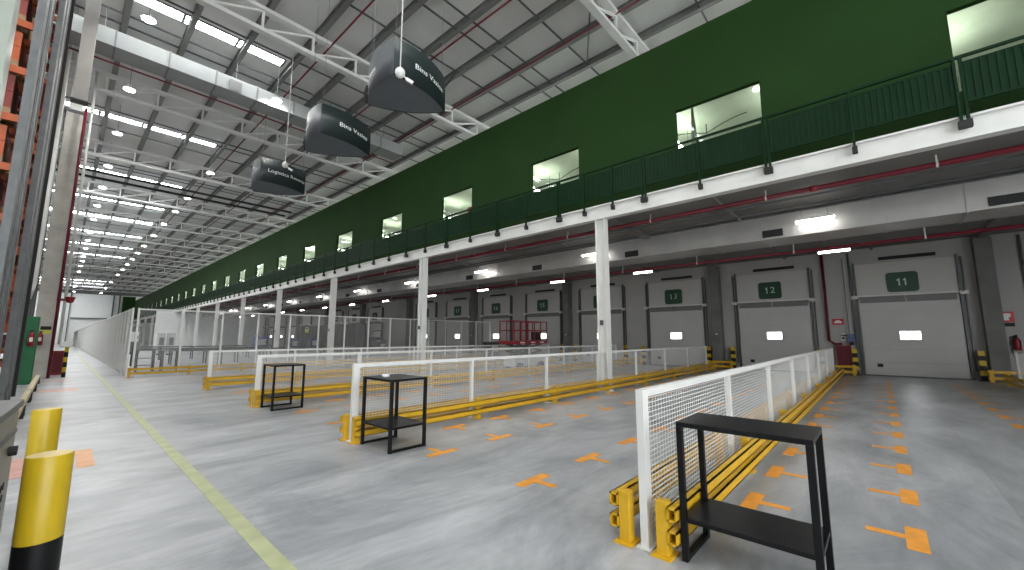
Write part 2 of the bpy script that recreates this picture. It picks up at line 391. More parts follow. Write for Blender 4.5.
for i in range(-2, 15):
    y = Y0 + P*i
    for q, yy in enumerate((y+P*0.25, y+P*0.46, y+P*0.54, y+P*0.75)):
        b = MB().box(-13.9, 23, yy-0.025, yy+0.025, 13.50, 13.56)
        struct('sag_rod', b, M['darksteel'], 'thin dark brace crossing the purlins, %s from the camera end' % nth(4*(i+2)+q+1), 'brace')
# diagonal brace rods near the green wall
for (p, q, lab) in [((11.0, 6.3, 13.3), (14.3, 8.5, 13.5), 'dark diagonal roof brace beside the nearest visible truss above the green wall'),
                    ((10.9, 15.4, 12.6), (10.9, 13.3, 13.5), 'dark slanting knee brace beside the second truss above the green wall')]:
    struct('diagonal_brace', MB().bar(p, q, 0.06), M['darksteel'], lab, 'brace')
# rooflight strips (daylight through translucent panels)
SKY = [7.0, 18.75, 30.5, 41.4, 50.0, 57.5, 66.5, 76.0, 85.5, 126, 133, 141]  # three farthest strips are added to brighten the far end wall
for i, y in enumerate(SKY):
    w = 0.27 if i != 5 else 0.6
    s = thing('skylight_strip', 'bright translucent rooflight strip across the roof, %s from the camera end' % nth(i+1), 'skylight', (0, y, ZR), group='rooflight strips over the aisle')
    x = -11.75 + 0.0; b = MB(); g = MB()
    xs = [-12.0 + 1.75*k for k in range(11)]
    for a, c in zip(xs[:-1], xs[1:]):
        g.box(a+0.05, c-0.05, -w, w, -0.022, 0.0)
    b.box(xs[0], xs[-1], -w-0.05, -w, -0.05, 0); b.box(xs[0], xs[-1], w, w+0.05, -0.05, 0)
    for x in xs: b.box(x-0.045, x+0.045, -w, w, -0.04, 0)
    g.build('diffuser', M['sky'], s); b.build('frame', M['steel'], s)
# big ventilation duct across the hall with its sprinkler pipe
d = thing('ventilation_duct', 'wide pale rectangular duct under the roof crossing above the aisle', 'duct', (0, 19.5, 11.95))
MB().box(-13.9, XG-0.02, 0, 1.0, 0, 0.62).build('casing', M['duct'], d)
x = -13.2; jm = MB().box(-0.025, 0.025, -0.025, 1.025, -0.025, 0.645).mesh('joint_flange', M['ledge'])
while x < XG: link('joint_flange', jm, d, loc=(x, 0, 0)); x += 1.5
g = MB().box(3.75, 4.2, -0.04, -0.025, 0.05, 0.5).build('air_grille', M['ledge'], d); g['label'] = 'square grey air grille'
b = MB()
for x in (-8, -4, 0, 4, 8, 11):
    for y in (0.1, 0.9): b.tube([(x, y, 0.62), (x, y, 1.5)], 0.012, 6)
b.build('hanger_rods', M['steel'], d)
MB_ = MB().tube([(-13.9, 20.56, 11.83), (XG-0.02, 20.56, 11.83)], 0.035, 8)
tag(MB_.build('sprinkler_pipe', M['pipe'], None, True), 'thin red pipe along the underside of the big pale duct', 'pipe')
PIPES = [(6.22, 13.3, 'thin red sprinkler pipe along the roof above the hanging signs'),
         (9.43, 13.3, 'thin red sprinkler pipe along the roof between the signs and the green wall'),
         (12.45, 13.3, 'thin red sprinkler pipe along the roof just above the green wall')]
for x, z, lab in PIPES:
    tag(MB().tube([(x, YN, z), (x, YF-0.5, z)], 0.035, 8).build('sprinkler_pipe', M['pipe'], None, True), lab, 'pipe')
for k, y in enumerate((36.5, 38.0)):
    tag(MB().box(-13.9, XG, y-0.07, y+0.07, 12.1, 12.24).build('cable_tray', M['blackmatt']), ('near' if k == 0 else 'farther') + ' one of two dark cable trays crossing the far roof', 'cable tray')

# high bay lamps
bay0 = None
BAYS = [(0.96, y) for y in (5.6, 11.45, 17.3, 23.07, 28.7, 34.8, 40.2, 46.2, 52.0, 58.9, 64.0, 70.0, 77.2, 82, 88, 96, 110, 125, 139)] + \
       [(5.4+0.1, y) for y in (3.0, 9.0, 19.25, 31.4, 38.6, 43.5, 49.3, 55.7, 63.0, 69, 75, 81, 88, 96, 110, 125, 139)]  # nearest lamps are out of view, added to brighten the foreground floor
n1 = n2 = 0
for x, y in BAYS:
    if x < 3: n1 += 1; lab = 'round white high bay lamp in the row over the aisle, %s from the camera end' % nth(n1)
    else: n2 += 1; lab = 'round high bay lamp in the row beside the hanging signs, %s from the camera' % nth(n2)
    if bay0 is None:
        bay0 = thing('high_bay_lamp', lab, 'lamp', (x, y, 12.15), group='high bay lamps under the roof')
        MB().lathe([(0.19, 0.012), (0.20, 0.05), (0.17, 0.09), (0.06, 0.14), (0.04, 0.2)], 20).build('housing', M['white'], bay0, True)
        MB().lathe([(0.18, 0.0), (0.18, 0.014)], 20).build('lens', M['bay'], bay0)
        MB().tube([(0, 0, 0.2), (0, 0, 1.6)], 0.010, 6).build('rod', M['steel'], bay0)
    else: copy_tree(bay0, (x, y, 12.15), lab)

# ------------------------------------------------------------------ hanging signs
def arc(p, q, bulge, n=16):
    p = Vector(p); q = Vector(q); d = q-p; nrm = Vector((d.y, -d.x)).normalized()
    return [p + d*t + nrm*bulge*4*t*(1-t) for t in [i/n for i in range(n+1)]]
def bend_text(s, size, pts, t0, t1, zc, out):
    me = text_mesh(s, size, 0.004)
    cum = [0]
    for a, c in zip(pts[:-1], pts[1:]): cum.append(cum[-1] + (c-a).length)
    xs = [v.co.x for v in me.vertices]; x0, x1 = min(xs), max(xs)
    for v in me.vertices:
        s_ = cum[-1]*(t0 + (t1-t0)*(v.co.x-x0)/(x1-x0))
        i = 0
        while i < len(cum)-2 and cum[i+1] < s_: i += 1
        f = (s_-cum[i])/(cum[i+1]-cum[i]); p = pts[i].lerp(pts[i+1], f)
        d = (pts[i+1]-pts[i]).normalized(); nrm = Vector((d.y, -d.x))
        p = p + nrm*(out + 0.6*(v.co.z))
        v.co = (p.x, p.y, zc + v.co.y)
    return me
def hanging_sign(y, text, label):
    H_ = 1.02
    t = thing('hanging_sign', label, 'hanging sign', (5.65, y, 8.07))
    C, R_, L_ = (-0.74, -0.66), (1.2, -0.25), (-0.5, 1.05)
    cr = arc(C, R_, 0.2); rl = arc(R_, L_, 0.22); lc = arc(L_, C, 0.17)
    def side(pts):
        v = []; f = []
        for p in pts: v += [(p.x, p.y, 0.0), (p.x, p.y, H_)]
        # inner skin gives the panel its thickness
        n = len(pts); c0 = Vector((0, 0.03))
        for p in pts:
            q = p + (c0-p).normalized()*0.03; v += [(q.x, q.y, 0.0), (q.x, q.y, H_)]
        for i in range(n-1):
            f.append((2*i, 2*i+2, 2*i+3, 2*i+1)); o = 2*n
            f.append((o+2*i, o+2*i+1, o+2*i+3, o+2*i+2))
            f.append((2*i+1, 2*i+3, o+2*i+3, o+2*i+1)); f.append((2*i, o+2*i, o+2*i+2, 2*i+2))
        return v, f
    for nm, pts, m_, lab in (('front_panel', cr, 'fabric_dark', 'dark green lettered face'), ('side_panel', lc, 'fabric_lit', 'lettered face coloured paler for the light on it'), ('back_panel', rl, 'fabric_dark', None)):
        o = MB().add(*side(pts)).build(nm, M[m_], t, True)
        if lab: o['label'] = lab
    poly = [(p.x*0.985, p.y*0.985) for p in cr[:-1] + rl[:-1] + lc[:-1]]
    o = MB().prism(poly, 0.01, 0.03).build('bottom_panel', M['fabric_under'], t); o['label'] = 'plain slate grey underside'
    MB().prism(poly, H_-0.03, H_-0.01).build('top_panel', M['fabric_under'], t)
    for pts, a, c in ((cr, 0.30, 0.88) if y < 18 else (cr, 0.14, 0.97), (lc, 0.03, 0.55)):
        me = bend_text(text, 0.205, pts, a, c, 0.52, 0.006); me.materials.append(M['letter'])
        o = link('lettering', me, t); o['label'] = 'white lettering'
    top = 5.66 if y < 18 else 3.86
    for p in (C, R_, L_): MB().tube([(p[0]*0.9, p[1]*0.9, H_-0.03), (p[0]*0.9, p[1]*0.9, top)], 0.006, 6).build('suspension_wire', M['steel'], t)
    if y < 15:
        MB().tube([(L_[0]-0.02, L_[1], 0.05), (L_[0]-0.07, L_[1]+0.02, 0.3), (L_[0]-0.02, L_[1], 0.55)], 0.05, 8).build('edge_roll', M['blackmatt'], t, True)
hanging_sign(9.07, 'Bins Vazios', 'largest and nearest dark lens-shaped hanging sign reading Bins Vazios')
hanging_sign(13.36, 'Bins Vazios', 'middle one of the three hanging signs, reading Bins Vazios')
hanging_sign(19.25, 'Logística Reversa', 'dark hanging sign reading Logística Reversa, smallest and farthest of the three')
# ceiling-hung cameras
for (x, y, z, lab) in [(4.85, 8.0, 7.88, 'white domed security camera hanging on a long pole before the nearest hanging sign'),
                       (5.58, 17.8, 8.72, 'white domed security camera hanging on a long pole before the farthest hanging sign')]:
    t = thing('security_camera', lab, 'security camera', (x, y, z))
    MB().tube([(0, 0, 0.1), (0, 0, 13.74-z)], 0.016, 8).build('pole', M['white'], t, True)
    MB().lathe([(0.03, 0.14), (0.07, 0.11), (0.11, 0.06), (0.12, 0.0), (0.11, -0.05), (0.07, -0.10), (0.02, -0.12)][::-1], 18).build('dome', M['white'], t, True)
    MB().tube([(0.05, -0.05, -0.06), (0.16, -0.12, -0.17)], 0.02, 8).build('arm', M['white'], t)
    c = MB().bar((0.12, -0.09, -0.14), (0.24, -0.2, -0.24), 0.07, 0.07).build('camera_head', M['white'], t)
    MB().tube([(0.235, -0.195, -0.236), (0.25, -0.21, -0.25)], 0.03, 10).build('lens', M['blackmatt'], c)

# ------------------------------------------------------------------ concrete pillar and racks at the left
t = thing('concrete_column', 'tall raw concrete column beside the storage racks carrying a steel extension', 'column', (-0.5, 24.75, 0), kind='structure')
MB().box(-0.25, 0.28, -0.3, 0.3, 0, 11.1).build('shaft', M['concrete'], t, bevel=0.02)
MB().box(-0.19, 0.19, -0.2, 0.2, 11.1, 13.7).build('steel_extension', M['offwhite'], t)
MB().box(-0.3, 0.32, -0.34, 0.34, 11.0, 11.12).build('bearing_plate', M['darksteel'], t)
o = MB().box(-0.08, 0.2, -0.32, -0.302, 1.72, 1.88, 1).box(-0.08, 0.2, -0.32, -0.302, 1.88, 2.02, 0).build('column_sign', [M['blackmatt'], M['yellowsign']], t)
o['label'] = 'small black and yellow sign plate'
t = thing('box_post', 'boxed grey steel post hung from the roof before the pale duct', 'post', (-0.33, 18.9, 0), kind='structure')
MB().box(-0.17, 0.17, -0.17, 0.17, 9.3, ZR).build('shaft', M['boxpost'], t, bevel=0.01)
MB().box(-0.2, 0.2, -0.2, 0.2, 9.27, 9.3).build('end_plate', M['darksteel'], t)
tag(MB().tube([(-0.2, 24.2, 0.0), (-0.2, 24.2, 11.2)], 0.05, 10).build('riser_pipe', M['pipe'], None, True), 'red riser pipe down the corner of the concrete column', 'pipe')
tag(MB().tube([(-0.03, 24.6, 1.3), (-0.03, 24.6, 13.2)], 0.05, 10).build('riser_pipe', M['offwhite'], None, True), 'pale riser pipe beside the red pipe on the concrete column', 'pipe')
t = thing('fire_bell', 'red alarm bell on the pale pipe by the concrete column', 'alarm bell', (0.1, 24.33, 3.1))
MB().lathe([(0.05, -0.13), (0.10, -0.1), (0.14, 0.06), (0.16, 0.1), (0.12, 0.12), (0.03, 0.13)], 18).build('bell', M['red'], t, True)
MB().box(-0.36, 0.0, 0.1, 0.13, -0.05, 0.05).build('bracket', M['red'], t)
t = thing('hose_cabinet', 'tall red fire hose cabinet at the foot of the concrete column', 'fire cabinet', (-0.0, 26.2, 0))
MB().box(-0.18, 0.16, -0.14, 0.14, 0, 1.02).build('body', M['red'], t, bevel=0.01)
MB().box(-0.14, 0.12, -0.155, -0.141, 0.1, 0.95).build('door', M['pipe'], t)
t = thing('striped_post', 'black and yellow banded post by the concrete column with a white unit on top', 'striped post', (0.2, 24.4, 0))
b = MB()
for k in range(6): b.lathe([(0.06, 0.2*k), (0.06, 0.2*k+0.2)], 16, mi=k % 2)
b.build('shaft', [M['black'], M['bollard_y']], t)
MB().box(-0.2, 0.16, -0.15, 0.15, 1.2, 1.42).build('unit', M['white'], t, bevel=0.02)
MB().tube([(-0.05, 0, 1.42), (-0.05, 0, 2.9)], 0.018, 8).build('mast', M['offwhite'], t)
t = thing('pale_pipe', 'pale vertical pipe beside the concrete column bending at its foot', 'pipe', (-0.82, 21.0, 0))
MB().tube([(0.05, 0, 13.74), (0.05, 0, 3.4), (-0.02, 0, 2.9), (-0.2, 0, 2.6)], 0.055, 10).build('pipe_run', M['offwhite'], t, True)
tag(MB().box(-0.80, -0.69, 17.55, 17.75, 0, ZR).build('dark_gap_strip', M['blackmatt']), 'black strip added for the dark gap between the second rack and the pale pipe', 'dark strip')  # added black strip stands in for the shaded gap beside the rack
t = thing('green_cabinet', 'green cabinet behind the rack end at floor level', 'cabinet', (-0.75, 21.9, 0))
MB().box(-0.12, 0.2, -0.3, 0.3, 0, 2.3).build('body', M['greenbox'], t, bevel=0.02)
MB().box(-0.09, 0.17, -0.32, -0.3, 0.1, 2.2).build('door', M['greenbox'], t)
for k, (x, y) in enumerate([(-0.68, 21.4803), (-0.55, 24.35)]):
    t = thing('fire_extinguisher', ('red extinguisher hung on the green cabinet', 'red extinguisher hung on the concrete column')[k], 'fire extinguisher', (x, y, 1.28)); t.scale = (0.8, 0.8, 0.8)
    MB().lathe([(0.03, 0.0), (0.10, 0.02), (0.10, 0.48), (0.05, 0.58), (0.03, 0.62)], 14).build('cylinder', M['red'], t, True)
    MB().box(-0.06, 0.06, -0.02, 0.02, 0.62, 0.68).build('valve', M['blackmatt'], t)
    MB().box(-0.05, 0.05, -0.108, -0.09, 0.2, 0.38).build('tag_plate', M['white'], t)
    MB().box(-0.03, 0.03, 0.09, 0.125, 0.25, 0.5).build('wall_bracket', M['darksteel'], t)
# storage racks: double rows running away from the aisle, seen end on
def rack_row(y0, y1, x1, nb, nm, seed):
    rnd = random.Random(seed); bay = 2.4
    t = thing('storage_rack', 'tall grey and orange pallet rack, end on to the aisle, ' + nm, 'storage rack', (x1, y0, 0), group='pallet racks left of the aisle')
    dep = y1-y0
    fr = MB()
    for k in range(nb+1):
        x = -bay*k
        for y in (0.05, dep/2-0.12, dep/2+0.12, dep-0.05):
            u = MB().box(x-0.10, x, y-0.05, y+0.05, 0.0, 12.6).build('upright', M['steel'], t)
        b = MB(); z = 0.3; f = 0
        while z < 11.8:
            for ya, yb in ((0.1, dep/2-0.17), (dep/2+0.17, dep-0.1)):
                p, q = (ya, yb) if f == 0 else (yb, ya)
                b.bar((x-0.05, p, z), (x-0.05, q, z+0.85), 0.06, 0.03)
                b.bar((x-0.05, ya, z), (x-0.05, yb, z), 0.05, 0.03)
            z += 0.85; f = 1-f
        b.build('bracing', M['steel'], t)
    o = MB().box(-0.03, -0.015, 0.1, dep/2-0.17, 0.15, 12.5).box(-0.03, -0.015, dep/2+0.17, dep-0.1, 0.15, 12.5).build('end_panel', M['steel'], t)
    n = 0
    for li in range(14):
        z = 1.0 + 0.84*li
        for k in range(nb):
            xa, xb = -bay*(k+1), -bay*k-0.10
            for y in (0.05, dep/2-0.12, dep/2+0.12, dep-0.05):
                MB().box(xa, xb, y-0.025, y+0.025, z-0.06, z+0.06).build('beam', M['rackorange'], t)['label'] = 'orange load beam'
    for li in range(14):
        z = 1.0 + 0.84*li
        for k in range(min(nb, 2)):
            for q in range(2):
                xc = x1 - bay*k - 0.70 - 1.12*q; hh = 0.48+0.12*rnd.random()
                lab = 'pallet load, %s level, %s from the aisle, in the rack %s' % (nth(li+1), nth(2*k+q+1), nm)
                pt = thing('pallet_load', lab, 'pallet load', (xc, y0+0.52, z+0.065), group='pallet loads in the racks')
                b = MB()
                for yy in (-0.4, 0.0, 0.4): b.box(-0.5, 0.5, yy-0.05, yy+0.05, 0, 0.08)
                for j in range(5): b.box(-0.5+0.225*j, -0.4+0.225*j, -0.46, 0.46, 0.08, 0.1)
                b.build('pallet', M['wood'], pt)
                b = MB(); nl = 2
                for j in range(nl):
                    for r_ in range(3): b.box(-0.5+0.335*r_, -0.5+0.335*r_+0.325, -0.44, 0.44, 0.105+hh*j/nl, 0.095+hh*(j+1)/nl)
                b.build('cartons', M[rnd.choice(['carton', 'carton', 'cartondark', 'rackorange', 'wood'])], pt)
rack_row(10.3, 12.0, -0.72, 2, 'nearest the camera', 3)
rack_row(14.4, 16.6, -0.72, 3, 'second from the camera', 5)
rack_row(26.1, 28.3, -0.92, 3, 'beyond the column', 9)
# near pale steel column
t = thing('pale_column', 'wide pale painted steel column nearest the camera beside the racks', 'column', (-1.02, 7.55, 0), kind='structure')
MB().box(-0.27, 0.27, -0.2, -0.18, 0, 13.0).box(-0.27, 0.27, 0.18, 0.2, 0, 13.0).box(-0.02, 0.02, -0.18, 0.18, 0, 13.0).box(0.2, 0.27, -0.18, 0.18, 0, 13.0).build('shaft', M['palegreen'], t)
MB().box(-0.33, 0.33, -0.26, 0.26, 0, 0.02).build('base_plate', M['palegreen'], t)
# yellow guard along the rack feet
RY = [9.9, 12.9, 15.9, 18.9, 21.9]
for i, (ya, yb) in enumerate(zip(RY[:-1], RY[1:])):
    g = thing('rack_guard', 'pale yellow floor guard along the rack foot, %s from the camera end' % nth(i+1), 'guard rail', (-0.42, (ya+yb)/2, 0), group='floor guards along the racks')
    h = (yb-ya)/2-0.1
    MB().box(-0.05, 0.05, -h, h, 0.16, 0.30).build('rail', M['beige'], g, bevel=0.008)
    for y in (-h+0.1, h-0.1): MB().box(-0.07, 0.07, y-0.05, y+0.05, 0, 0.2).build('foot', M['blackmatt'], g)

# ------------------------------------------------------------------ foreground at the left: bollards, cabinet
bo = thing('bollard', 'nearest thick yellow and black steel bollard', 'bollard', (0.02, 3.24, 0))
MB().lathe([(0.087, 0.002), (0.087, 0.59)], 40).build('black_band', M['black'], bo, True)
MB().lathe([(0.0875, 0.59), (0.0875, 0.994), (0.083, 1.0), (0.0, 1.001)], 40).build('yellow_band', M['bollard_y'], bo, True)
for p in [c for c in COL.objects if c.parent == bo]:
    e = p.modifiers.new('edge', 'EDGE_SPLIT'); e.split_angle = math.radians(40)
copy_tree(bo, (-0.02, 5.25, 0), 'thick yellow steel bollard standing behind the nearest one')
t = thing('steel_cabinet', 'low stainless steel cabinet with dark top and round vent holes beside the bollards', 'cabinet', (-0.12, 3.65, 0), math.radians(-3))
MB().box(-0.95, 0.0, -0.95, 0.0, 0.04, 1.21).build('body', M['stainless'], t, bevel=0.01)
MB().box(-0.97, 0.012, -0.97, 0.012, 1.21, 1.25).build('top', M['cabtop'], t, bevel=0.006)
MB().box(-0.9, -0.05, -0.9, -0.05, 0, 0.04).build('plinth', M['blackmatt'], t)
b = MB()
for r_ in range(9):
    for c in range(8): b.tube([(0.0, -0.62+0.06*c, 0.35+0.06*r_), (0.003, -0.62+0.06*c, 0.35+0.06*r_)], 0.02, 8)
b.build('vent_holes', M['blackmatt'], t)
MB().box(0.0, 0.008, -0.9, -0.05, 1.08, 1.1).build('trim_strip', M['darksteel'], t)
k = MB().tube([(0.0, -0.18, 1.0), (0.03, -0.18, 1.0)], 0.025, 12).build('knob', M['blackmatt'], t)

# ------------------------------------------------------------------ floor paint
def mark(name, poly, m_, label, cat, group=None):
    o = MB().prism(poly, 0.0, 0.003).build(name, M[m_])
    return tag(o, label, cat, group, 'thing')
rect = lambda x0, x1, y0, y1: [(x0, y0), (x1, y0), (x1, y1), (x0, y1)]
mark('aisle_line', rect(1.13, 1.25, -6, 60), 'aisle', 'long pale yellow-green line painted along the aisle', 'floor line')
mark('floor_patch', rect(0.28, 0.44, 7.45, 8.6), 'paleorange', 'pale orange square patch on the floor behind the bollards', 'floor marking')
mark('floor_patch', rect(-0.3, 0.02, 7.45, 8.6), 'fadedred', 'faded red patch on the floor behind the bollards', 'floor marking')
mark('floor_patch', rect(-0.3, 0.5, 18.2, 18.9), 'fadedred', 'faded red band on the floor before the concrete column, nearer one', 'floor marking')
mark('floor_patch', rect(-0.3, 0.3, 22.4, 22.9), 'fadedred', 'faded red band on the floor at the foot of the concrete column', 'floor marking')
FY = [-3.2, 1.47, 6.22, 10.92, 15.56]      # the low fences
LANE = ['lane right of the nearest fence', 'lane between the first and second fences', 'lane between the second and third fences', 'lane between the third and fourth fences']
tm = {}
def t_mesh(sgn):
    if sgn not in tm:
        b = MB().prism(rect(-0.25, 0.25, -0.065, 0.065), 0, 0.003)
        ys = (0.065, 0.31) if sgn > 0 else (-0.31, -0.065)
        b.prism(rect(-0.045, 0.045, *ys), 0, 0.003)
        tm[sgn] = b.mesh('floor_mark', M['orange'])
    return tm[sgn]
for li in range(4):
    f = FY[li+1]
    for ri, (off, sgn) in enumerate([(-0.40, -1), (-1.55, 1), (-3.18, -1), (-4.25, 1)]):
        if li == 0 and ri == 3: continue
        for k in range(15):
            x = (3.56 if li == 0 else 3.72) + 1.165*k
            if li == 0 and ri == 1 and k == 0: continue
            if ri in (0, 3) and k == 0: continue
            o = link('floor_marking', t_mesh(sgn), loc=(x, f+off, 0))
            tag(o, 'orange T mark, %s from the aisle in the %s row of the %s lane' % (nth(k+1), nth(ri+1), ('rightmost', 'nearest', 'middle', 'far')[li]), 'floor marking', 'orange T marks on the floor', 'thing')

# ------------------------------------------------------------------ mesh fences and guard rails
_pan = {}
def wire_mesh(w, z0, z1, sx, sz, th=0.005, key=None):
    b = MB(); n = int(round((z1-z0)/sz))
    for k in range(n+1):
        z = z0 + (z1-z0)*k/n; b.box(0, w, -th/2, th/2, z-th/2, z+th/2)
    n = int(round(w/sx)); th2 = th*0.55
    for k in range(n+1):
        x = w*k/n; b.box(x-th2/2, x+th2/2, -th/2-th2, -th/2, z0, z1)
    return b
FX0 = 3.16; FP = 2.5; FN = 7; FH = 1.18
def low_fence(y, label, fine=True):
    t = thing('mesh_fence', label, 'fence', (FX0, y, 0), group='low mesh fences between the lanes')
    for k in range(FN+1):
        w = 0.05 if k in (0, FN) else 0.03
        if 'post%s' % w not in _pan:
            _pan['post%s' % w] = MB().box(-w, w, -0.03, 0.03, 0.012, FH-0.06).mesh('post', M['white']); 
            _pan['foot'] = MB().box(-0.08, 0.08, -0.055, 0.055, 0, 0.012).mesh('foot_plate', M['white'])
        p = link('post', _pan['post%s' % w], t, loc=(FP*k + (0.03 if k == 0 else 0), 0, 0)); link('foot_plate', _pan['foot'], p)
    MB().box(-0.02, FP*FN+0.05, -0.03, 0.03, FH-0.06, FH).build('top_rail', M['white'], t)
    if 'panel' not in _pan:
        _pan['panel'] = wire_mesh(FP-0.08, 0.06, FH-0.08, 0.06, 0.038, 0.006).mesh('mesh_panel', M['wire'])
    for k in range(FN): link('mesh_panel', _pan['panel'], t, loc=(FP*k+0.04, 0, 0))
def guard(x0, x1, y, side, label, step=2.5, rails=(0.15, 0.31), group='yellow guard rails along the fences', hw=0.045):
    # rails on the side given (+1 / -1 along y), short posts behind them
    t = thing('guard_rail', label, 'guard rail', (x0, y, 0), group=group)
    L_ = x1-x0; n = max(1, int(round(L_/step)))
    for k in range(n+1):
        x = min(max(L_*k/n, 0.055), L_-0.055)
        key = 'gp%s' % hw
        if key not in _pan:
            _pan[key] = MB().box(-0.045, 0.045, -hw, hw, 0.01, 0.385).mesh('post', M['yellow'])
            _pan['gb'] = MB().box(-0.09, 0.09, -0.075, 0.075, 0, 0.012).mesh('base_plate', M['yellow'])
        p = link('post', _pan[key], t, bevel=0.006, loc=(x, 0, 0)); link('base_plate', _pan['gb'], p)
    ya, yb = (hw, hw+0.072) if side > 0 else (-hw-0.072, -hw)
    for z in rails:
        b = MB(); h = 0.047
        b.box(0.0, L_, ya, yb, z+h-0.012, z+h); b.box(0.0, L_, ya, yb, z-h, z-h+0.012)
        yo = (yb-0.012, yb) if side > 0 else (ya, ya+0.012)
        yi = (ya, ya+0.012) if side > 0 else (yb-0.012, yb)
        b.box(0.0, L_, yo[0], yo[1], z-h, z+h); b.box(0, L_, yi[0], yi[1], z-h, z+h)
        b.build('rail', M['yellow'], t)
names = ['cut by the edge of the view beyond the docks aisle', 'nearest the camera, behind the largest black stand',
         'second from the camera, behind the middle black stand', 'third from the camera, behind the farthest black stand', 'farthest from the camera, before the tall cage']
for i, y in enumerate(FY):
    x0 = 3.12
    low_fence(y, 'low white mesh fence ' + names[i])
    for s in (-1, 1):
        if i == 0 and s < 0: continue
        guard(3.1, 21.3, y + s*0.15, s, 'yellow double guard rail on the %s side of the %s low fence' % (('right' if s < 0 else 'left'), ('outermost right', 'nearest', 'second', 'third', 'farthest')[i]))
# tall cage fence: front run and aisle run
TP = 1.465; TH_ = 2.78
def tall_fence(n, label, loc, rz, drop=0.0):
    t = thing('cage_fence', label, 'fence', loc, rz)
    if 'tpost' not in _pan:
        _pan['tpost'] = MB().box(-0.035, 0.035, -0.03, 0.03, 0.01, TH_+0.02).mesh('post', M['white'])
        _pan['tfoot'] = MB().box(-0.08, 0.08, -0.08, 0.08, 0, 0.012).mesh('foot_plate', M['white'])
        _pan['tpan'] = wire_mesh(TP-0.07, 0.12, TH_-0.06, 0.05, 0.05, 0.0045).mesh('mesh_panel', M['wire'])
    for k in range(n+1):
        p = link('post', _pan['tpost'], t, loc=(TP*k, 0, 0)); link('foot_plate', _pan['tfoot'], p)
    for k in range(n): link('mesh_panel', _pan['tpan'], t, loc=(TP*k+0.035, 0, 0))
    MB().box(0, TP*n, -0.02, 0.02, TH_-0.06, TH_).build('top_rail', M['white'], t)
    MB().box(0, TP*n, -0.015, 0.015, 0.09, 0.12).build('bottom_rail', M['white'], t)
    return t
tall_fence(14, 'tall white mesh fence across the front of the cage', (2.07, 22.75, 0), 0)
tall_fence(80, 'tall white mesh fence running along the aisle to the far end', (1.9, 22.85, 0), PI/2)
guard(1.9, 21.5, 22.42, -1, 'yellow double guard rail along the foot of the tall cage fence', step=1.9)
# dock-side short guards
seg = [(-4.6, -2.75, 'right of dock door eleven'), (0.82, 2.05, 'between dock doors eleven and twelve'), (5.5, 6.8, 'between dock doors twelve and thirteen'), (10.2, 11.5, 'left of dock door thirteen')]
for a, c, lab in seg:
    t = thing('guard_rail', 'short yellow guard rail on the floor ' + lab, 'guard rail', (22.35, a, 0), PI/2, group='short guards beside the dock doors')
    for z in (0.14, 0.36): MB().box(0, c-a, -0.04, 0.04, z-0.05, z+0.05).build('rail', M['yellow'], t, bevel=0.008)
    for x in (0.1, c-a-0.1): MB().box(x-0.05, x+0.05, -0.13, -0.045, 0, 0.43).build('post', M['yellow'], t)

# ------------------------------------------------------------------ black stands
def stand(x0, x1, y0, y1, h, zs, label):
    t = thing('metal_stand', label, 'stand', ((x0+x1)/2, (y0+y1)/2, 0), group='black metal stands at the fence ends')
    a, c = (x1-x0)/2, (y1-y0)/2; w = 0.042
    MB().box(-a, a, -c, c, h-0.035, h).build('top', M['shelfblack'], t, bevel=0.003)
    MB().box(-a+0.004, a-0.004, -c+0.004, c-0.004, zs-0.03, zs).build('shelf', M['shelfblack'], t, bevel=0.003)
    for sx in (-1, 1):
        for sy in (-1, 1):
            x, y = sx*(a-w/2), sy*(c-w/2)
            MB().box(x-w/2, x+w/2, y-w/2, y+w/2, 0.0, h-0.035).build('leg', M['black'], t, bevel=0.002)
    for sy in (-1, 1):
        y = sy*(c-w/2); MB().box(-a+w, a-w, y-w/2, y+w/2, 0.005, 0.035).build('foot_rail', M['black'], t)
    return t
stand(3.15, 3.66, 0.36, 1.195, 0.97, 0.30, 'largest black metal stand, at the end of the nearest fence')
stand(3.17, 3.78, 5.14, 5.945, 1.0, 0.34, 'middle black metal stand, at the end of the second fence')
stand(3.2, 3.86, 9.93, 10.645, 0.98, 0.30, 'smallest and farthest black metal stand, at the end of the third fence')
t = thing('tape_roll', 'small white tape roll on top of the middle black stand', 'tape roll', (3.36, 5.62, 1.0))
MB().lathe([(0.028, 0.0), (0.055, 0.0), (0.055, 0.04), (0.028, 0.04)], 20).build('tape', M['white'], t, True)

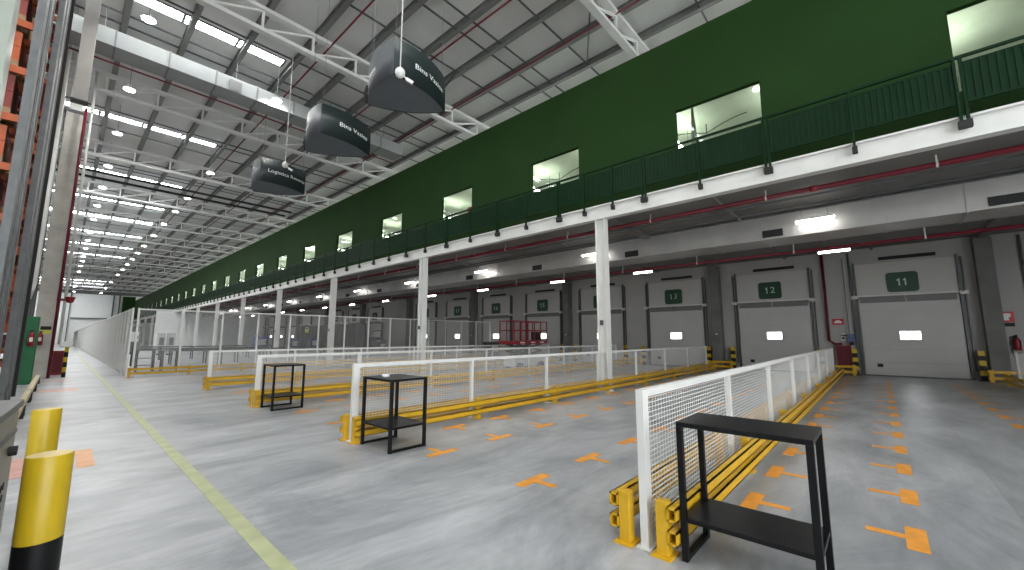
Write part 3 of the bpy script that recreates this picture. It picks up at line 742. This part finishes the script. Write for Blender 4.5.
# ------------------------------------------------------------------ under the mezzanine: duct, pipes, tubes
d = thing('supply_duct', 'long pale rectangular duct hung under the mezzanine', 'duct', (14.5, 0, 4.62))
MB().box(0, 1.3, YN, 90, 0, 0.74).build('casing', M['duct2'], d)
y = -12; jm = MB().box(-0.02, 1.32, -0.02, 0.02, -0.02, 0.76).mesh('joint_flange', M['duct2'])
while y < 90: link('joint_flange', jm, d, loc=(0, y, 0)); y += 1.45
for k in range(14):
    y = 2.2 + 4.66*k - 4.66
    g = MB().box(-0.03, 0.0, y-0.27, y+0.27, 0.06, 0.28)
    g.build('air_grille', M['blackmatt'], d)['label'] = 'black slotted air grille'
b = MB()
for k in range(20):
    for x in (0.06, 1.24): b.tube([(x, -8+4.7*k, 0.74), (x, -8+4.7*k, 0.8)], 0.012, 6)
b.build('hanger_rods', M['steel'], d)
for x, z, r, lab in [(12.0, 5.20, 0.06, 'thick red pipe under the mezzanine just behind the white edge beam'), (16.2, 4.42, 0.05, 'red pipe running behind the long duct near the dock doors')]:
    t = thing('fire_main_pipe', lab, 'pipe', (x, 0, z))
    MB().tube([(0, YN, 0), (0, YF-3, 0)], r, 10).build('pipe_run', M['pipe'], t, True)
    y = -11.2; cm = MB().tube([(0, -0.07, 0), (0, 0.07, 0)], r*1.3, 10).mesh('coupling', M['red'], True)
    while y < 80: link('coupling', cm, t, loc=(0, y, 0)); y += 6.05
    y = -10.5; hm = MB().box(-0.01, 0.01, -0.015, 0.015, 0.0, 5.41-z).tube([(0, -0.02, 0), (0, 0.02, 0)], r*1.12, 10).mesh('hanger', M['offwhite'])
    while y < 80: link('hanger', hm, t, loc=(0, y, 0)); y += 3.1
for x, z, r, lab in [(12.45, 5.18, 0.025, 'thin dark conduit under the mezzanine behind the red pipe'), (13.8, 5.30, 0.03, 'thin dark conduit under the mezzanine before the duct'), (13.3, 5.05, 0.02, 'thin grey conduit carrying the front tube lights')]:
    tag(MB().tube([(x, YN, z), (x, YF-3, z)], r, 8).build('conduit', M['darksteel'], None, True), lab, 'conduit')
tl = None
A = [-14.0+6.7, 1.1, 8.4, 14.9, 21.3] + [27.9+6.6*k for k in range(7)]
Bv = [-6.0, 0.95, 8.0, 12.9, 18.8, 24.2] + [30.6+5.9*k for k in range(8)]
for row, (x, z, ys, nm) in enumerate([(14.12, 4.92, A, 'before the long duct'), (18.0, 4.60, Bv, 'behind the long duct')]):
    for k, y in enumerate(ys):
        lab = 'white tube light under the mezzanine %s, %s from the camera end' % (nm, nth(k+1))
        if k == 0:
            tl = thing('tube_light', lab, 'tube light', (x, y, z), group='tube lights under the mezzanine')
            MB().box(-0.05, 0.05, -0.46, 0.46, 0.035, 0.085).build('housing', M['white'], tl)
            MB().tube([(0, -0.44, 0.0), (0, 0.44, 0.0)], 0.035, 10).build('lens', M['tube'], tl)
            MB().tube([(0, -0.3, 0.08), (0, -0.3, 5.41-z)], 0.006, 6).build('wire', M['steel'], tl); MB().tube([(0, 0.3, 0.08), (0, 0.3, 5.41-z)], 0.006, 6).build('wire', M['steel'], tl)
        else: copy_tree(tl, (x, y, z), lab)

# ------------------------------------------------------------------ dock doors
def numeral(s, size): 
    b = MB(); adv = size*(0.45 if s == '11' else 0.58); h = size*0.70/2
    for i, ch in enumerate(s):
        xc = (i-(len(s)-1)/2)*adv
        if ch == '1':       # a one with its flag
            w = size*0.05
            pr = [(xc+w*1.2, -h), (xc+w*1.2, h), (xc-w*0.4, h), (xc-w*3.4, h*0.62), (xc-w*3.4, h*0.30), (xc-w*1.0, h*0.52), (xc-w*1.0, -h)]
            b.prism(pr, -0.006, 0.006)
        else:
            m2 = text_mesh(ch, size, 0.006)
            b.add([(v.co.x+xc, v.co.y, v.co.z) for v in m2.vertices], [tuple(p.vertices) for p in m2.polygons])
    me = b.mesh('numeral', [])
    rot = Matrix(((0, 0, -1, 0), (-1, 0, 0, 0), (0, 1, 0, 0), (0, 0, 0, 1)))   # text x -> -Y, y -> Z, front -> -X
    me.transform(rot); me.materials.append(M['numeral']); return me
_dm = {}
NUM = 'eleven twelve thirteen fourteen fifteen sixteen seventeen eighteen nineteen twenty twenty-one twenty-two'.split()
def dock(i):
    yc = -0.92 + 4.68*i; near = i < 5
    d = thing('door_%d' % (i+1), 'pale sectional dock door, %s from the right along the dock wall' % nth(i+1), 'dock door', (XD, yc, 0), kind='structure')
    def part(nm, fn, m_, parent=d):
        if nm not in _dm: _dm[nm] = fn().mesh(nm.split('#')[0], M[m_] if isinstance(m_, str) else m_)
        return link(nm.split('#')[0], _dm[nm], parent)
    def panel():
        b = MB()
        for k in range(6): b.box(-0.07, -0.01, -1.48, 1.48, 0.04+0.53*k, 0.04+0.53*k+0.522)
        for (y, z) in ((-0.6, 2.15), (0.6, 2.15), (-0.6, 1.15), (0.6, 1.15)): b.box(-0.085, -0.07, y-0.05, y+0.05, z-0.015, z+0.015)
        return b
    p = part('door_panel', panel, 'door')
    v = part('vision_window', lambda: MB().box(-0.09, -0.072, -0.30, 0.30, 1.50, 1.83), 'vision', p)
    part('window_surround', lambda: MB().box(-0.1, -0.07, -0.36, -0.30, 1.44, 1.89).box(-0.1, -0.07, 0.30, 0.36, 1.44, 1.89).box(-0.1, -0.07, -0.3, 0.3, 1.44, 1.5).box(-0.1, -0.07, -0.3, 0.3, 1.83, 1.89), 'door', v)
    part('upper_panel', lambda: MB().box(-0.05, -0.01, -1.5, 1.5, 3.27, 4.72), 'door')
    part('ledge', lambda: MB().box(-0.16, -0.05, 0.03, 1.42, 3.04, 3.30), 'ledge'); part('ledge#b', lambda: MB().box(-0.16, -0.05, -1.42, -0.03, 3.04, 3.30), 'ledge')
    part('ledge_rail', lambda: MB().box(-0.2, -0.06, -1.6, 1.6, 3.30, 3.36).box(-0.26, -0.06, 1.5, 1.72, 3.22, 3.36).box(-0.26, -0.06, -1.72, -1.5, 3.22, 3.36), 'offwhite')
    for s in (-1, 1):
        part('side_track%s' % ('#l' if s < 0 else '#r'), lambda: MB().box(-0.14, 0.0, s*1.54-0.035, s*1.54+0.035, 0, 4.8).box(-0.08, 0, s*1.66-0.02, s*1.66+0.02, 0.3, 4.7), 'darksteel')
    part('top_slot', lambda: MB().box(-0.10, -0.01, -1.0, 0.7, 4.84, 4.97), 'blackmatt')
    part('hole_plate', lambda: MB().box(-0.085, -0.07, 0.92, 1.1, 0.36, 0.50), 'blackmatt', p)['label'] = 'small black plate low on the door'
    part('sill', lambda: MB().box(-0.3, 0.0, -1.5, 1.5, 0.0, 0.03), 'darksteel')
    if i >= 12: return
    sg = thing('dock_number_sign', 'green rounded dock sign with the number %s' % NUM[i], 'number sign', (XD-0.06, yc+0.05, 3.86))
    def rr():
        pts = []; r = 0.12; w, h = 0.48, 0.41
        for cx, cz, a0 in ((w-r, h-r, 0), (-w+r, h-r, 90), (-w+r, -h+r, 180), (w-r, -h+r, 270)):
            for a in range(0, 91, 15):
                q = math.radians(a0+a); pts.append((cx+r*math.cos(q), cz+r*math.sin(q)))
        b = MB(); n = len(pts)
        v = [(0.0, y, z) for y, z in pts] + [(-0.03, y, z) for y, z in pts]
        return b.add(v, [tuple(range(n)), tuple(range(n, 2*n))[::-1]] + [(k, n+k, n+(k+1) % n, (k+1) % n) for k in range(n)])
    part('plate', rr, 'sign', sg)
    o = link('numeral', numeral(str(11+i), 0.42), sg, loc=(-0.032, 0, 0)); o['label'] = 'pale numerals'
DOCKS = [0, 1, 2, 3, 4, 5, 6, 7, 9, 10, 11, 13, 14, 15, 16, 17, 18]
for i in DOCKS: dock(i)
for i in range(-1, 10):
    y = -3.15 + P*i + 0.02
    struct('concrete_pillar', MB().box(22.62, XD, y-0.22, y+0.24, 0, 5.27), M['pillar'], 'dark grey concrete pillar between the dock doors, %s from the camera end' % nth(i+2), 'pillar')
sp = None
for i in range(0, 5):
    for s in (-1, 1):
        y = -0.92 + 4.68*i + s*1.78
        lab = 'black and yellow striped guard post at the %s foot of dock door %s' % ('right' if s < 0 else 'left', NUM[i])
        if sp is None:
            sp = thing('striped_guard_post', lab, 'striped post', (22.7, y, 0), group='striped posts beside the dock doors')
            b = MB()
            for k in range(6): b.box(-0.09, 0.09, -0.09, 0.09, 0.02+0.18*k, 0.2+0.18*k, k % 2)
            b.build('shaft', [M['black'], M['bollard_y']], sp)
            MB().box(-0.14, 0.14, -0.14, 0.14, 0, 0.02).build('base_plate', M['black'], sp)
        else: copy_tree(sp, (22.7, y, 0), lab)
# wall services between doors eleven and twelve, and right of door eleven
tag(MB().tube([(22.9, 1.68, 5.3), (22.9, 1.68, 1.45), (22.9, 1.5, 1.3), (22.9, 1.25, 1.3)], 0.055, 10).build('drop_pipe', M['pipe'], None, True), 'red pipe dropping down the wall between dock doors eleven and twelve', 'pipe')
t = thing('hose_cabinet', 'red fire hose cabinet on the wall between dock doors eleven and twelve', 'fire cabinet', (22.95, 1.22, 0.28))
MB().box(-0.15, 0.14, -0.26, 0.26, 0, 0.95).build('body', M['red'], t, bevel=0.01); MB().box(-0.165, -0.15, -0.22, 0.22, 0.05, 0.9).build('door', M['pipe'], t)
t = thing('fire_sign', 'small red sign with white shape above the hose cabinet', 'sign', (23.09, 1.33, 2.27))
MB().box(-0.02, 0, -0.2, 0.2, -0.13, 0.13).build('plate', M['redsign'], t)
b = MB(); pts = [(0.14*math.cos(a*PI/8), -0.06+0.13*math.sin(a*PI/8)) for a in range(9)]
b.add([(-0.024, y, z) for y, z in pts] + [(-0.02, y, z) for y, z in pts], [tuple(range(9))[::-1], tuple(range(9, 18))] + [(k, (k+1) % 9, 9+(k+1) % 9, 9+k) for k in range(9)])
b.build('pictogram', M['letter'], t)
t = thing('call_point_box', 'small grey control box beside the red drop pipe', 'control box', (23.1, 1.2, 1.6))
MB().box(-0.08, 0, -0.07, 0.07, -0.16, 0.16).build('case', M['offwhite'], t); MB().box(-0.1, -0.08, -0.04, 0.04, -0.1, 0.0).build('button', M['blackmatt'], t)
t = thing('valve_unit', 'blue and black pneumatic valve unit on the wall left of dock door eleven', 'valve unit', (23.0, 0.93, 1.45))
MB().box(-0.14, 0, -0.12, 0.12, -0.05, 0.28).build('body', M['blue'], t); MB().box(-0.11, 0, -0.08, 0.08, -0.2, -0.05).build('filter', M['blackmatt'], t)
MB().tube([(-0.05, 0.05, 0.28), (-0.05, 0.05, 3.6)], 0.02, 8).build('hose', M['steel'], t); MB().box(-0.1, -0.02, 0.12, 0.34, 0.2, 0.25).build('handle', M['blackmatt'], t)
tag(MB().tube([(23.02, 0.77, 5.27), (23.02, 0.77, 0.3)], 0.035, 8).build('wall_conduit', M['steel'], None, True), 'grey conduit down the wall left of dock door eleven', 'conduit')
t = thing('fire_sign', 'red and white extinguisher sign on the wall right of dock door eleven', 'sign', (23.09, -3.47, 2.28))
MB().box(-0.02, 0, -0.2, 0.2, -0.14, 0.24).build('plate', M['redsign'], t)
MB().box(-0.024, -0.02, -0.07, 0.05, -0.08, 0.18).box(-0.024, -0.02, -0.12, -0.07, 0.04, 0.18).build('pictogram', M['letter'], t)
MB().box(-0.02, 0, -0.19, 0.19, -0.30, -0.17).build('caption_plate', M['blackmatt'], t)
t = thing('fire_extinguisher', 'dark fire extinguisher hung on the wall right of dock door eleven', 'fire extinguisher', (22.97, -3.62, 1.0))
MB().lathe([(0.03, 0.0), (0.10, 0.02), (0.10, 0.46), (0.05, 0.56), (0.03, 0.6)], 14).build('cylinder', M['red'], t, True)
MB().box(-0.05, 0.05, -0.03, 0.03, 0.6, 0.68).build('valve', M['blackmatt'], t); MB().tube([(-0.04, 0.02, 0.62), (-0.1, 0.16, 0.6), (-0.08, 0.18, 0.3)], 0.016, 8).build('hose', M['blackmatt'], t)
tag(MB().tube([(23.0, -4.05, 5.3), (23.0, -4.05, 0.9)], 0.04, 8).build('wall_conduit', M['steel'], None, True), 'grey conduit down the wall near the right edge of the view', 'conduit')
for k, y in enumerate((6.1+4.68*0, 15.2, 24.7)):
    t = thing('socket_box', 'small dark socket box on the concrete pillar, %s from the camera' % nth(k+1), 'socket box', (22.62, -3.15+P*(k+1)+0.02, 1.75))
    MB().box(-0.05, 0, -0.12, 0.12, -0.06, 0.06).build('case', M['darksteel'], t); MB().box(-0.06, -0.05, -0.07, 0.07, -0.03, 0.03).build('socket', M['offwhite'], t)

# ------------------------------------------------------------------ scissor lift
t = thing('scissor_lift', 'red scissor lift with railed platform before the dock doors', 'scissor lift', (15.5, 13.2, 0))
o = MB().box(-1.3, 1.3, -0.5, 0.5, 1.25, 1.42).build('platform', M['red'], t, bevel=0.03)
b = MB()
for z in (1.92, 2.36):
    for y in (-0.47, 0.47): b.box(-1.27, 1.27, y-0.02, y+0.02, z-0.02, z+0.02)
    for x in (-1.25, 1.25): b.box(x-0.02, x+0.02, -0.47, 0.47, z-0.02, z+0.02)
for x in (-1.25, -0.75, -0.25, 0.25, 0.75, 1.25):
    for y in (-0.47, 0.47): b.box(x-0.02, x+0.02, y-0.02, y+0.02, 1.42, 2.36)
b.build('guardrail', M['red'], t)
MB().box(0.25, 0.75, -0.45, -0.25, 1.43, 1.85).build('control_box', M['blackmatt'], t)
MB().box(-1.1, 1.1, -0.38, 0.38, 0.22, 0.62).build('chassis', M['machine'], t, bevel=0.02)
b = MB()
for y in (-0.33, 0.33):
    b.bar((-0.95, y, 0.62), (0.95, y, 0.92), 0.05, 0.09); b.bar((0.95, y, 0.62), (-0.95, y, 0.92), 0.05, 0.09)
    b.bar((-0.95, y, 0.92), (0.95, y, 1.25), 0.05, 0.09); b.bar((0.95, y, 0.92), (-0.95, y, 1.25), 0.05, 0.09)
b.build('scissor_arms', M['steel'], t)
for x in (-0.8, 0.8):
    for y in (-0.42, 0.42):
        MB().tube([(x, y-0.07, 0.2), (x, y+0.07, 0.2)], 0.2, 18).build('wheel', M['blackmatt'], t)
for s in (-0.7, 0.1, 0.8): MB().box(s-0.16, s+0.16, -0.515, -0.505, 1.3, 1.37).build('decal', M['offwhite'], t)['label'] = 'pale worn lettering strip'

# ------------------------------------------------------------------ inside the cage: conveyors, machines, partitions
def conveyor(x0, x1, y, label, z=0.92):
    t = thing('roller_conveyor', label, 'conveyor', ((x0+x1)/2, y, 0), group='grey conveyors inside the cage')
    a = (x1-x0)/2
    MB().box(-a, a, -0.36, -0.31, z-0.05, z+0.03).box(-a, a, 0.31, 0.36, z-0.05, z+0.03).build('side_rails', M['darksteel'], t)
    b = MB(); n = int(2*a/0.16)
    for k in range(n): b.tube([(-a+0.1+0.16*k, -0.31, z), (-a+0.1+0.16*k, 0.31, z)], 0.03, 6)
    b.build('rollers', M['steel'], t)
    n = max(2, int(round(2*a/1.9)))
    for k in range(n+1):
        x = -a+0.15+(2*a-0.3)*k/n
        for yy in (-0.33, 0.33): MB().box(x-0.035, x+0.035, yy-0.03, yy+0.03, 0, z-0.05).build('leg', M['darksteel'], t)
    return t
conveyor(4.0, 13.5, 27.2, 'long grey roller conveyor nearest the front of the cage')
conveyor(2.6, 9.5, 31.0, 'second grey roller conveyor inside the cage')
conveyor(2.8, 12.0, 37.5, 'third grey roller conveyor deep inside the cage')
for k, (x, y) in enumerate([(2.75, 25.9), (3.55, 25.0)]):
    t = thing('shelf_frame', ('dark steel shelf frame at the cage corner', 'dark steel bench frame beside the cage corner')[k], 'frame', (x, y, 0))
    for sx in (-0.3, 0.3):
        for sy in (-0.25, 0.25): MB().box(sx-0.03, sx+0.03, sy-0.03, sy+0.03, 0, 0.98).build('leg', M['darksteel'], t)
    for z in ((0.3, 0.62, 0.98) if k == 0 else (0.98,)): MB().box(-0.33, 0.33, -0.28, 0.28, z-0.03, z).build('shelf', M['steel'], t)
def machine(x, y, w, d_, h, m_, label, cat='machine', name='sorting_machine'):
    t = thing(name, label, cat, (x, y, 0))
    MB().box(-w/2, w/2, -d_/2, d_/2, 0.12, h).build('body', M[m_], t, bevel=0.03)
    MB().box(-w/2+0.05, w/2-0.05, -d_/2+0.05, d_/2-0.05, 0, 0.12).build('plinth', M['blackmatt'], t)
    MB().box(-w*0.3, w*0.3, -d_/2-0.02, -d_/2, h*0.45, h*0.8).build('door', M['offwhite'] if m_ != 'machine' else M['steel'], t)
    MB().box(w*0.2, w*0.26, -d_/2-0.05, -d_/2-0.02, h*0.55, h*0.65).build('handle', M['blackmatt'], t)
machine(6.05, 48.0, 0.52, 0.7, 1.95, 'machine', 'white cabinet machine standing deep inside the cage on the left', 'machine')
machine(6.72, 48.0, 0.52, 0.7, 1.95, 'machine', 'white cabinet machine to the right of its twin deep in the cage')
machine(4.6, 52.0, 0.9, 0.9, 2.6, 'steel', 'grey cabinet machine at the left end deep inside the cage')
machine(19.2, 47.5, 1.1, 0.8, 1.5, 'blue', 'pale blue cart standing before the dark partition', 'cart', 'utility_cart')
machine(17.6, 49.0, 1.0, 0.8, 1.4, 'blue', 'blue cart left of the partition', 'cart', 'utility_cart')
machine(15.2, 52.0, 1.3, 0.8, 1.7, 'blue', 'blue crate cart farthest along the far columns', 'cart', 'utility_cart')
machine(21.3, 38.0, 0.7, 1.5, 1.6, 'darksteel', 'dark machine by the wall beside the personnel door')
machine(20.6, 35.8, 0.8, 1.2, 1.2, 'steel', 'low grey machine by the dock wall past the cage')
machine(20.8, 20.8, 0.8, 0.9, 1.25, 'darksteel', 'dark floor machine at the dock wall behind the scissor lift')
t = thing('partition', 'dark grey partition panel wall beside the far docks', 'partition', (21.9, 49.6, 0))
MB().box(-0.05, 0.05, -8.6, 8.6, 0.02, 3.0).build('panel', M['partition'], t)
b = MB()
for k in range(10): b.box(-0.08, -0.05, -8.6+1.9*k, -8.54+1.9*k, 0, 3.05)
b.box(-0.08, 0.05, -8.6, 8.6, 3.0, 3.06); b.build('frame', M['darksteel'], t)
t = thing('notice_sign', 'small yellow notice on the dark partition', 'sign', (21.8, 56.4, 2.55))
MB().box(-0.03, 0, -0.55, 0.55, -0.35, 0.35).build('plate', M['yellowsign'], t); MB().box(-0.034, -0.03, -0.45, 0.45, 0.12, 0.25).build('header_band', M['blackmatt'], t)
t = thing('personnel_door', 'white personnel door in the dock wall beside the dark partition', 'door', (22.9, 40.3, 0))
MB().box(-0.06, 0, -0.75, 0.75, 0.02, 2.2).build('leaf', M['white'], t); MB().box(-0.08, 0.02, -0.85, -0.75, 0, 2.3).box(-0.08, 0.02, 0.75, 0.85, 0, 2.3).box(-0.08, 0.02, -0.85, 0.85, 2.2, 2.3).build('frame', M['darksteel'], t)
MB().box(-0.1, -0.06, -0.65, -0.52, 1.0, 1.06).build('handle', M['blackmatt'], t)
struct('wall_cage', MB().box(9.0, XD, 78.0, 78.2, 0, 5.4), M['endwall'], 'pale wall closing the far end under the mezzanine', 'wall')
